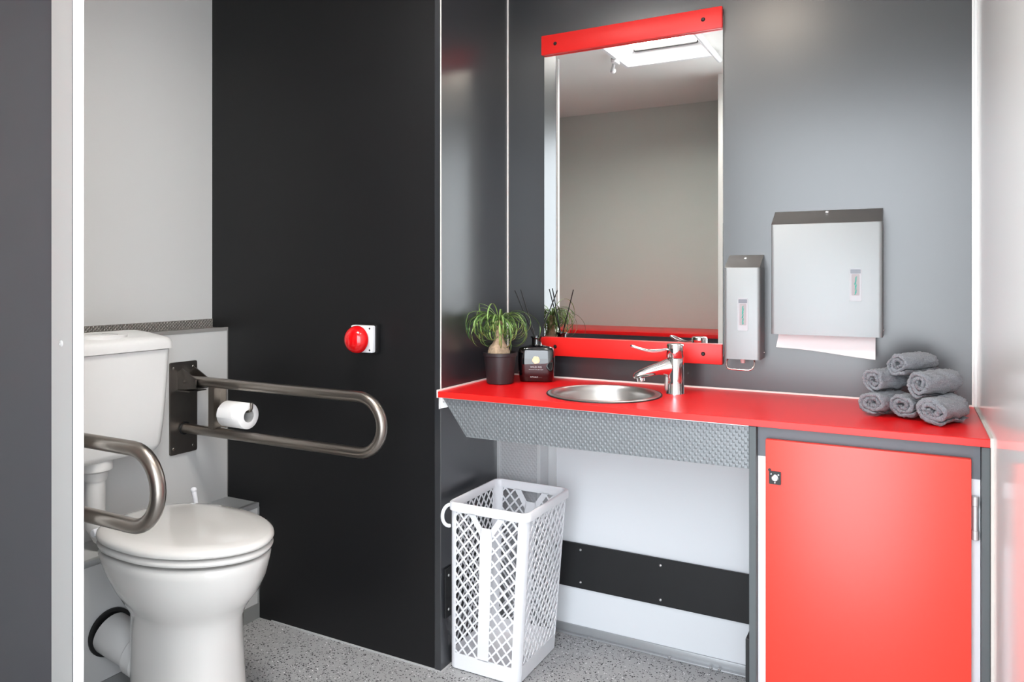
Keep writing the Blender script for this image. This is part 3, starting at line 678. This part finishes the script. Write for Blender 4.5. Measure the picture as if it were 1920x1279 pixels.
def face_map(side, w_m):
    """side coordinates: u 0..1 across, z metres, depth inward -> world"""
    def f(u, z, dep):
        x0_, x1_, y0_, y1_ = rect_at(z)
        if side == 'front': return (lerp(x0_, x1_, u), y0_+dep, z)
        if side == 'back': return (lerp(x0_, x1_, u), y1_-dep, z)
        if side == 'left': return (x0_+dep, lerp(y0_, y1_, u), z)
        return (x1_-dep, lerp(y0_, y1_, u), z)
    return f
TH = 0.0028
def strip(mb, fm, W, a, b_, hw, dd=0.0):
    dx, dz = (b_[0]-a[0])*W, b_[1]-a[1]; L = math.hypot(dx, dz)
    if L < 1e-5: return
    nx, nz = -dz/L*hw/W, dx/L*hw
    c = [(a[0]+nx, a[1]+nz), (a[0]-nx, a[1]-nz), (b_[0]-nx, b_[1]-nz), (b_[0]+nx, b_[1]+nz)]
    mb.loft([[fm(u, z, dd) for u, z in c], [fm(u, z, TH-dd) for u, z in c]])
def poly_plate(mb, fm, pts):
    mb.loft([[fm(u, z, 0) for u, z in pts], [fm(u, z, TH) for u, z in pts]])
for side, W, centre in (('front', 0.25, True), ('back', 0.25, True), ('left', 0.315, False), ('right', 0.315, False)):
    mb = MB(); fm = face_map(side, W)
    cw = 0.024/W; z0, z1 = 0.052, 0.500
    if centre:
        e = 0.078; zs = 0.440; zv = 0.464
        regs = [[(cw, z0+0.02), (e+0.03, z0), (0.5-e, z0), (0.5-e, zs), (0.30, z1-0.004), (0.27, z1), (cw, z1)],
                [(0.5+e, z0), (1-e-0.03, z0), (1-cw, z0+0.02), (1-cw, z1), (0.73, z1), (0.70, z1-0.004), (0.5+e, zs)]]
        # centre stile with Y arms
        poly_plate(mb, fm, [(0.5-e, z0-0.002), (0.5+e, z0-0.002), (0.5+e, zs), (0.57, zv), (0.43, zv), (0.5-e, zs)])
        poly_plate(mb, fm, [(0.5-e-0.004, zs), (0.5-e+0.006, zs-0.004), (0.44, zv), (0.345, z1+0.002), (0.262, z1+0.002)])
        poly_plate(mb, fm, [(0.5+e+0.004, zs), (0.738, z1+0.002), (0.655, z1+0.002), (0.56, zv), (0.5+e-0.006, zs-0.004)])
    else:
        regs = [[(cw, z0+0.02), (cw+0.06, z0), (1-cw-0.06, z0), (1-cw, z0+0.02), (1-cw, z1-0.012), (1-cw-0.05, z1), (cw+0.05, z1), (cw, z1-0.012)]]
    # corner posts, bottom band
    poly_plate(mb, fm, [(0.023/W, 0.004), (cw+0.004, 0.004), (cw+0.004, HT-0.01), (0.023/W, HT-0.01)])
    poly_plate(mb, fm, [(1-cw-0.004, 0.004), (1-0.023/W, 0.004), (1-0.023/W, HT-0.01), (1-cw-0.004, HT-0.01)])
    poly_plate(mb, fm, [(cw+0.004, 0.004), (1-cw-0.004, 0.004), (1-cw-0.004, z0+0.001), (cw+0.004, z0+0.001)])
    poly_plate(mb, fm, [(cw+0.004, z1-0.001), (1-cw-0.004, z1-0.001), (1-cw-0.004, HT-0.01), (cw+0.004, HT-0.01)])
    pitch = 0.0262; ang = math.radians(50)
    for poly in regs:
        # convexity: split the stile-side dent by clipping against the full list (the dent is tiny)
        n = len(poly)
        for sgn in (1, -1):
            du, dz = math.cos(ang)/W, math.sin(ang)*sgn
            step = pitch/math.cos(ang)
            z = -0.6
            while z < 1.1:
                seg_ = clip((-0.0, z), (0.0+du*2, z+dz*2), poly)
                if seg_: strip(mb, fm, W, seg_[0], seg_[1], 0.0026, 0.0003 if sgn > 0 else 0.0006)
                z += step
    mb.build('lattice_'+('panel'), PLASW, hb, smooth=0)
# corner posts rounded, floor, rim
mb = MB()
for (i, j) in ((0, 2), (1, 2), (0, 3), (1, 3)):
    sx = 1 if i == 0 else -1; sy = 1 if j == 2 else -1
    rr = []
    for z in (0.004, HT-0.008):
        R_ = rect_at(z); px, py = R_[i], R_[j]; q = 0.024
        outer = [(px+sx*q*(1-math.cos(a)), py+sy*q*(1-math.sin(a))) for a in [PI/2*k/6 for k in range(7)]]
        inner = [(px+sx*(q-(q-0.003)*math.cos(a)), py+sy*(q-(q-0.003)*math.sin(a))) for a in [PI/2*k/6 for k in range(6, -1, -1)]]
        rr.append([(x, y, z) for x, y in outer+inner])
    mb.loft(rr)
mb.build('corner_post', PLASW, hb, smooth=60)
R_ = rect_at(0.0)
MB().loft([[(x, y, 0.001) for x, y in rrect(R_[0]+0.004, R_[1]-0.004, R_[2]+0.004, R_[3]-0.004, 0.022)], [(x, y, 0.006) for x, y in rrect(R_[0]+0.0035, R_[1]-0.0035, R_[2]+0.0035, R_[3]-0.0035, 0.022)]]).build('base', PLASW, hb)
T_ = rect_at(HT)
o1 = rrect(T_[0]-0.004, T_[1]+0.005, T_[2]-0.005, T_[3]+0.005, 0.026, 8); i1 = rrect(T_[0]+0.0045, T_[1]-0.0045, T_[2]+0.0045, T_[3]-0.0045, 0.022, 8)
def sh_(pts, d):
    cx = sum(p[0] for p in pts)/len(pts); cy = sum(p[1] for p in pts)/len(pts)
    return [(cx+(p[0]-cx)*(1-d/0.14), cy+(p[1]-cy)*(1-d/0.14)) for p in pts]
mb = MB(); mb.loft([[(x, y, HT-0.024) for x, y in sh_(o1, 0.003)], [(x, y, HT-0.024) for x, y in sh_(o1, 0.0)], [(x, y, HT-0.003) for x, y in o1], [(x, y, HT) for x, y in sh_(o1, 0.003)], [(x, y, HT) for x, y in sh_(i1, -0.002)], [(x, y, HT-0.003) for x, y in i1], [(x, y, HT-0.024) for x, y in i1], [(x, y, HT-0.024) for x, y in sh_(o1, 0.003)]], False, False)
mb.build('rim', PLASW, hb, smooth=50)
mb = MB()
def hpath(rx, rz): return [(-1.2438-rx*math.sin(PI*i/16)*0.15, 1.868-rx*math.sin(PI*i/16), HT-0.020-rz+rz*math.cos(PI*i/16)) for i in range(17)]
# folding ear handle against the left front corner
pp = [(-1.213-0.018*math.sin(PI*i/16)*0.8, 1.880-0.020*math.sin(PI*i/16), HT-0.044+0.032*math.cos(PI*i/16)) for i in range(17)]
mb.tube(pp, 0.005, 10, flat=[(0.0055, 0.0055)]*17); mb.build('ear_handle', PLASW, hb, smooth=60)

# ------------------------------------------------------------------ towels
def towel(label, c, yaw, R_, L, squash, seed, roll=0.0, tilt=0.0):
    """rolled towel: spiral strip swept along its own axis; c = centre of the near end"""
    rnd = random.Random(seed); turns = 2.45; n = 150; th = R_/(turns+0.9)*0.40
    cen = []
    for i in range(n+1):
        f = i/n; a = 2*PI*turns*f+roll
        r = 0.10*R_+(R_*0.94-th-0.10*R_)*f**0.92
        w = 1+0.10*math.sin(a*2+seed)*(1-0.5*f)+0.07*math.sin(3*a+seed*2+f*4)*(1-f*0.5)
        cen.append((r*w*math.cos(a), r*w*math.sin(a)*squash))
    sec = []
    def nrm_(i):
        a = cen[max(i-1, 0)]; b_ = cen[min(i+1, n)]; d = (b_[0]-a[0], b_[1]-a[1]); l = math.hypot(*d) or 1
        return (-d[1]/l, d[0]/l)
    outer = []; inner = []
    for i in range(n+1):
        q = nrm_(i); t_ = th*(1.0+0.10*math.sin(i*0.35+seed))
        if i > n-8: t_ *= math.sqrt(max(0.02, 1-((i-(n-8))/8.0)**2))
        if i < 5: t_ *= math.sqrt(max(0.02, 1-((5-i)/5.0)**2))
        outer.append((cen[i][0]-q[0]*t_, cen[i][1]-q[1]*t_)); inner.append((cen[i][0]+q[0]*t_, cen[i][1]+q[1]*t_))
    loop = outer+inner[::-1]
    m_ = len(loop); ns = 22; rings = []
    ax = Vector((math.cos(yaw), math.sin(yaw), math.sin(tilt))).normalized(); sd = Vector((math.sin(yaw), -math.cos(yaw), 0)); up = sd.cross(ax).normalized()
    if up.z < 0: up = -up
    c = Vector(c)
    for k in range(-1, ns+2):
        f = min(max(k/ns, 0), 1); s = f*L
        e = 0.0
        sc = 1.0+0.035*math.sin(f*5+seed)-0.05*max(0, (f-0.8)/0.2)**2
        ring = []
        for j, (u, v) in enumerate(loop):
            # telescoped core: inner turns stand a little proud or sunk
            rr = math.hypot(u, v)/R_
            sag = (0.012*math.sin(rr*5+seed*1.3))*(1-f)
            uu = u; vv = v
            if k in (-1, ns+1):
                jj = (m_-1-j) if True else j
                o_ = loop[jj]; uu = lerp(u, o_[0], 0.30); vv = lerp(v, o_[1], 0.30)
                e = -0.0025 if k == -1 else 0.0025
            else: e = 0
            jit = 0.0016
            fr = 0.07*math.sin(f*8+seed+2*math.atan2(v, u))+0.06*math.sin(f*17+seed*2+5*math.atan2(v, u))
            p = c+ax*(s+e+sag*R_*6*0.3)+sd*uu*sc*(1+fr*0.5)+up*vv*sc*(1+fr*0.8)
            p += Vector((rnd.uniform(-jit, jit), rnd.uniform(-jit, jit), rnd.uniform(-jit, jit)))
            ring.append(tuple(p))
        rings.append(ring)
    mb = MB()
    t_ = bmesh.new(); vs = [[t_.verts.new(p) for p in r] for r in rings]
    for a, b_ in zip(vs, vs[1:]):
        for i in range(m_):
            j = (i+1) % m_; t_.faces.new((a[i], a[j], b_[j], b_[i]))
    h = len(outer)
    for vv_, fl in ((vs[0], False), (vs[-1], True)):
        for i in range(h-1):
            q = (vv_[i], vv_[i+1], vv_[m_-2-i], vv_[m_-1-i])
            t_.faces.new(q if fl else q[::-1])
    bmesh.ops.recalc_face_normals(t_, faces=t_.faces)
    mb._merge(t_)
    o = mb.build('rolled_towel', TOWEL, base=tuple(c+ax*L/2-Vector((0, 0, R_*squash))), smooth=80)
    tag(o, label, 'towel', 'rolled grey hand towels on the worktop')
    return o
Z = ZT
tY = math.radians(48)
towel('rolled grey towel at the bottom left of the pile, nearest the dispensers', (-0.077, 2.035, Z+0.0335), math.radians(60), 0.039, 0.115, 0.80, 1, roll=2.2)
towel('rolled grey towel in the middle of the bottom row of the pile', (-0.012, 2.030, Z+0.0335), math.radians(60), 0.037, 0.125, 0.88, 2, roll=3.1)
towel('large rolled grey towel at the bottom right of the pile, nearest the right wall', (0.0500, 1.972, Z+0.0345), math.radians(62), 0.045, 0.112, 0.76, 3, roll=2.6)
towel('rolled grey towel on the left of the second layer of the pile', (-0.0760, 2.052, Z+0.0870), math.radians(58), 0.0365, 0.12, 0.88, 4, roll=1.9)
towel('rolled grey towel on the right of the second layer of the pile', (0.0230, 2.005, Z+0.0900), math.radians(54), 0.038, 0.125, 0.90, 5, roll=2.0)
towel('rolled grey towel on the very top of the pile', (-0.0220, 2.062, Z+0.1290), math.radians(54), 0.036, 0.12, 0.86, 6, roll=2.9)

# ------------------------------------------------------------------ plant
pc = Vector((-1.166, 2.105, ZT))
t = thing('potted_palm', 'small ponytail palm in a dark pot on the left end of the worktop', 'plant', tuple(pc))
mb = MB(); mb.lathe([(0.040, 0.0005), (0.043, 0.002), (0.0525, 0.088), (0.0560, 0.090), (0.0565, 0.100), (0.0535, 0.101), (0.0510, 0.090), (0.0490, 0.082)], tuple(pc), 48, cap1=False); mb.build('pot', POT, t, smooth=40)
MB().lathe([(0.0495, 0.084), (0.03, 0.087), (0.001, 0.088)], tuple(pc), 32, cap0=False).build('soil', SOIL, t)
rnd = random.Random(5)
prof = [(0.032, 0.082), (0.036, 0.092), (0.0355, 0.104), (0.030, 0.118), (0.021, 0.130), (0.0155, 0.142), (0.0135, 0.158), (0.0130, 0.178), (0.0140, 0.190), (0.018, 0.199), (0.012, 0.203)]
rings = []
for r, z in prof:
    rings.append([(pc.x-0.004+r*(1+0.06*rnd.uniform(-1, 1))*math.cos(2*PI*i/24), pc.y+r*(1+0.06*rnd.uniform(-1, 1))*math.sin(2*PI*i/24), pc.z+z+0.001*rnd.uniform(-1, 1)) for i in range(24)])
MB().loft(rings).build('trunk', BARK, t, smooth=60)
bm = bmesh.new(); tones = []
crown = pc+Vector((-0.003, 0, 0.197))
for k in range(115):
    az = rnd.uniform(0, 2*PI); reach = 0; el = rnd.uniform(0.15, 1.2)
    ln = rnd.uniform(0.11, 0.21); w0 = rnd.uniform(0.0013, 0.0024)
    d = Vector((math.cos(az), math.sin(az), 0)); v = d*math.cos(el)+Vector((0, 0, math.sin(el)))
    p = crown+d*rnd.uniform(0.002, 0.012)+Vector((0, 0, rnd.uniform(-0.008, 0.010)))
    curled = False; hax = d.cross(Vector((0, 0, -1))).normalized(); st = 18; ds = ln/st; g = rnd.uniform(0.24, 0.46)*0.14/max(ln, 0.12)+0.02; pv = None; tn = rnd.random()
    tw_ = rnd.uniform(-0.03, 0.03)
    for i in range(st+1):
        f = i/st; w = w0*(0.55+1.6*f*(1-f)*1.6)*(1 if f < 0.85 else max(0.08, (1-f)/0.15))
        side = v.cross(Vector((0, 0, 1)))
        side = side.normalized() if side.length > 1e-3 else Vector((-d.y, d.x, 0))
        nn = side.cross(v).normalized()
        if p.x < XV+0.006: p.x = XV+0.006+rnd.uniform(0, 0.002)
        if p.z < ZT+0.015: p.z = ZT+0.015
        a = bm.verts.new(p-side*w+nn*w*0.35); m_ = bm.verts.new(p-nn*w*0.25); c_ = bm.verts.new(p+side*w+nn*w*0.35)
        tones += [tn, tn*0.7, tn]
        if pv: bm.faces.new((pv[0], pv[1], m_, a)); bm.faces.new((pv[1], pv[2], c_, m_))
        pv = (a, m_, c_)
        p = p+v*ds; v = Matrix.Rotation(g*(0.55+0.75*f), 3, v.cross(Vector((0, 0, -1))).normalized() if v.z > -0.985 and not curled else hax) @ v + Vector((tw_, -tw_, 0))*0.3
        if v.z < -0.9 and not curled: curled = True
        v.normalize()
me = bpy.data.meshes.new('foliage'); bm.to_mesh(me); bm.free()
at_ = me.attributes.new('tone', 'FLOAT', 'POINT'); at_.data.foreach_set('value', tones)
me.transform(Matrix.Translation(-pc)); me.materials.append(LEAF); me.polygons.foreach_set('use_smooth', [True]*len(me.polygons))
fo = bpy.data.objects.new('foliage', me); C.objects.link(fo); fo.parent = t

# ------------------------------------------------------------------ reed diffuser
bpos = Vector((-1.083, 2.205, ZT)); yawb = math.radians(22)
t = thing('reed_diffuser', 'black glass reed diffuser bottle with a gold seal, beside the palm', 'diffuser', tuple(bpos))
BM_ = Matrix.Translation(bpos) @ Matrix.Rotation(yawb, 4, 'Z')
def sq(w, d, z, e=5.0, n=48):
    out = []
    for i in range(n):
        a = 2*PI*i/n; c_, s_ = math.cos(a), math.sin(a)
        out.append((w*math.copysign(abs(c_)**(2/e), c_), d*math.copysign(abs(s_)**(2/e), s_), z))
    return out
mb = MB(); mb.loft([sq(0.052, 0.026, 0.0005), sq(0.055, 0.029, 0.003), sq(0.0595, 0.033, 0.035), sq(0.0615, 0.035, 0.070), sq(0.0600, 0.034, 0.100), sq(0.0565, 0.031, 0.111), sq(0.050, 0.027, 0.1150), sq(0.030, 0.020, 0.1185), sq(0.019, 0.017, 0.1205, 2.2), sq(0.0165, 0.0165, 0.124, 2), sq(0.0155, 0.0155, 0.138, 2), sq(0.017, 0.017, 0.143, 2), sq(0.0205, 0.0205, 0.1445, 2), sq(0.0205, 0.0205, 0.148, 2), sq(0.012, 0.012, 0.1485, 2), sq(0.011, 0.011, 0.142, 2)], M=BM_)
mb.build('bottle', GLASSB, t, smooth=50)
n = 26
M = BM_ @ Matrix.Translation((0.000, -0.0342, 0.073)) @ Matrix.Rotation(PI/2, 4, 'X')
mb = MB(); mb.loft([[((0.0125+0.0008*math.sin(i*5))*k*math.cos(2*PI*i/n), (0.0125+0.0008*math.sin(i*5))*k*math.sin(2*PI*i/n), z) for i in range(n)] for k, z in ((1, -0.001), (1.0, 0.0012), (0.85, 0.0020), (0.72, 0.0014), (0.3, 0.0016))], M=M)
mb.build('seal', GOLD, t, smooth=50)
def text(s, size, z, name, yoff, parent, xo=0.0, spacing=1.0, m=INK):
    cu = bpy.data.curves.new('txt', 'FONT'); cu.body = s; cu.size = size; cu.align_x = 'CENTER'; cu.extrude = 0.0001; cu.space_character = spacing
    tmp = bpy.data.objects.new('tmp', cu); C.objects.link(tmp)
    dg = bpy.context.evaluated_depsgraph_get(); dg.update()
    me = bpy.data.meshes.new_from_object(tmp.evaluated_get(dg)); bpy.data.objects.remove(tmp); bpy.data.curves.remove(cu)
    me.transform(Matrix.Translation(-bpos) @ BM_ @ Matrix.Translation((xo, yoff, z)) @ Matrix.Rotation(PI/2, 4, 'X'))
    me.materials.clear(); me.materials.append(m)
    o = bpy.data.objects.new(name, me); C.objects.link(o); o.parent = parent
text('WILD FIG', 0.0078, 0.0475, 'lettering', -0.0345, t, 0, 1.15)
text('PRIVATE COLLECTION', 0.0038, 0.0405, 'lettering', -0.0341, t, 0, 1.25)
text('RITUALS . . .', 0.0058, 0.0155, 'lettering', -0.0318, t, 0.0, 1.2)
for tip in ((-0.064, -0.034, 0.300), (-0.047, -0.024, 0.303), (0.060, 0.034, 0.300)):
    v_ = Vector(tip)
    q0 = bpos+Vector((-v_.x*0.10, -v_.y*0.10, 0.110))
    MB().cyl(q0, bpos+v_, 0.0019, seg=8).build('reed', REED, t)

# ------------------------------------------------------------------ camera, light, view
cam = bpy.data.cameras.new('Camera'); co = bpy.data.objects.new('Camera', cam); C.objects.link(co)
cam.sensor_width = 36; cam.lens = 1391.6/1920*36; cam.shift_y = -(639.5-519)/1920; cam.clip_start = 0.02
co.location = (0, 0, 1.2); co.rotation_euler = (PI/2, 0, math.atan((1702-960)/1391.6))
bpy.context.scene.camera = co

w = bpy.data.worlds.new('World'); bpy.context.scene.world = w; w.use_nodes = True
nt = w.node_tree; bg = nt.nodes['Background']
tc = nt.nodes.new('ShaderNodeTexCoord'); sp = nt.nodes.new('ShaderNodeSeparateXYZ'); nt.links.new(tc.outputs['Generated'], sp.inputs[0])
cr = nt.nodes.new('ShaderNodeValToRGB'); cr.color_ramp.elements[0].position = 0.0; cr.color_ramp.elements[0].color = (0.80, 0.86, 0.92, 1)
cr.color_ramp.elements[1].position = 0.6; cr.color_ramp.elements[1].color = (0.92, 0.97, 1.05, 1)
nt.links.new(sp.outputs[2], cr.inputs['Fac']); nt.links.new(cr.outputs['Color'], bg.inputs['Color'])
bg.inputs['Strength'].default_value = 7.9
def portal(loc, rot, sx, sy):
    l = bpy.data.lights.new('doorway_portal', 'AREA'); l.shape = 'RECTANGLE'; l.size = sx; l.size_y = sy
    l.cycles.is_portal = True
    o = bpy.data.objects.new('doorway_portal', l); C.objects.link(o); o.location = loc; o.rotation_euler = rot
portal(((XD+XR)/2, YD-0.045, 1.03), (-PI/2, 0, PI), XR-XD, 2.1)
vs = bpy.context.scene.view_settings
vs.view_transform = 'Standard'; vs.look = 'None'; vs.gamma = 1; vs.use_curve_mapping = False; vs.exposure = 0.0
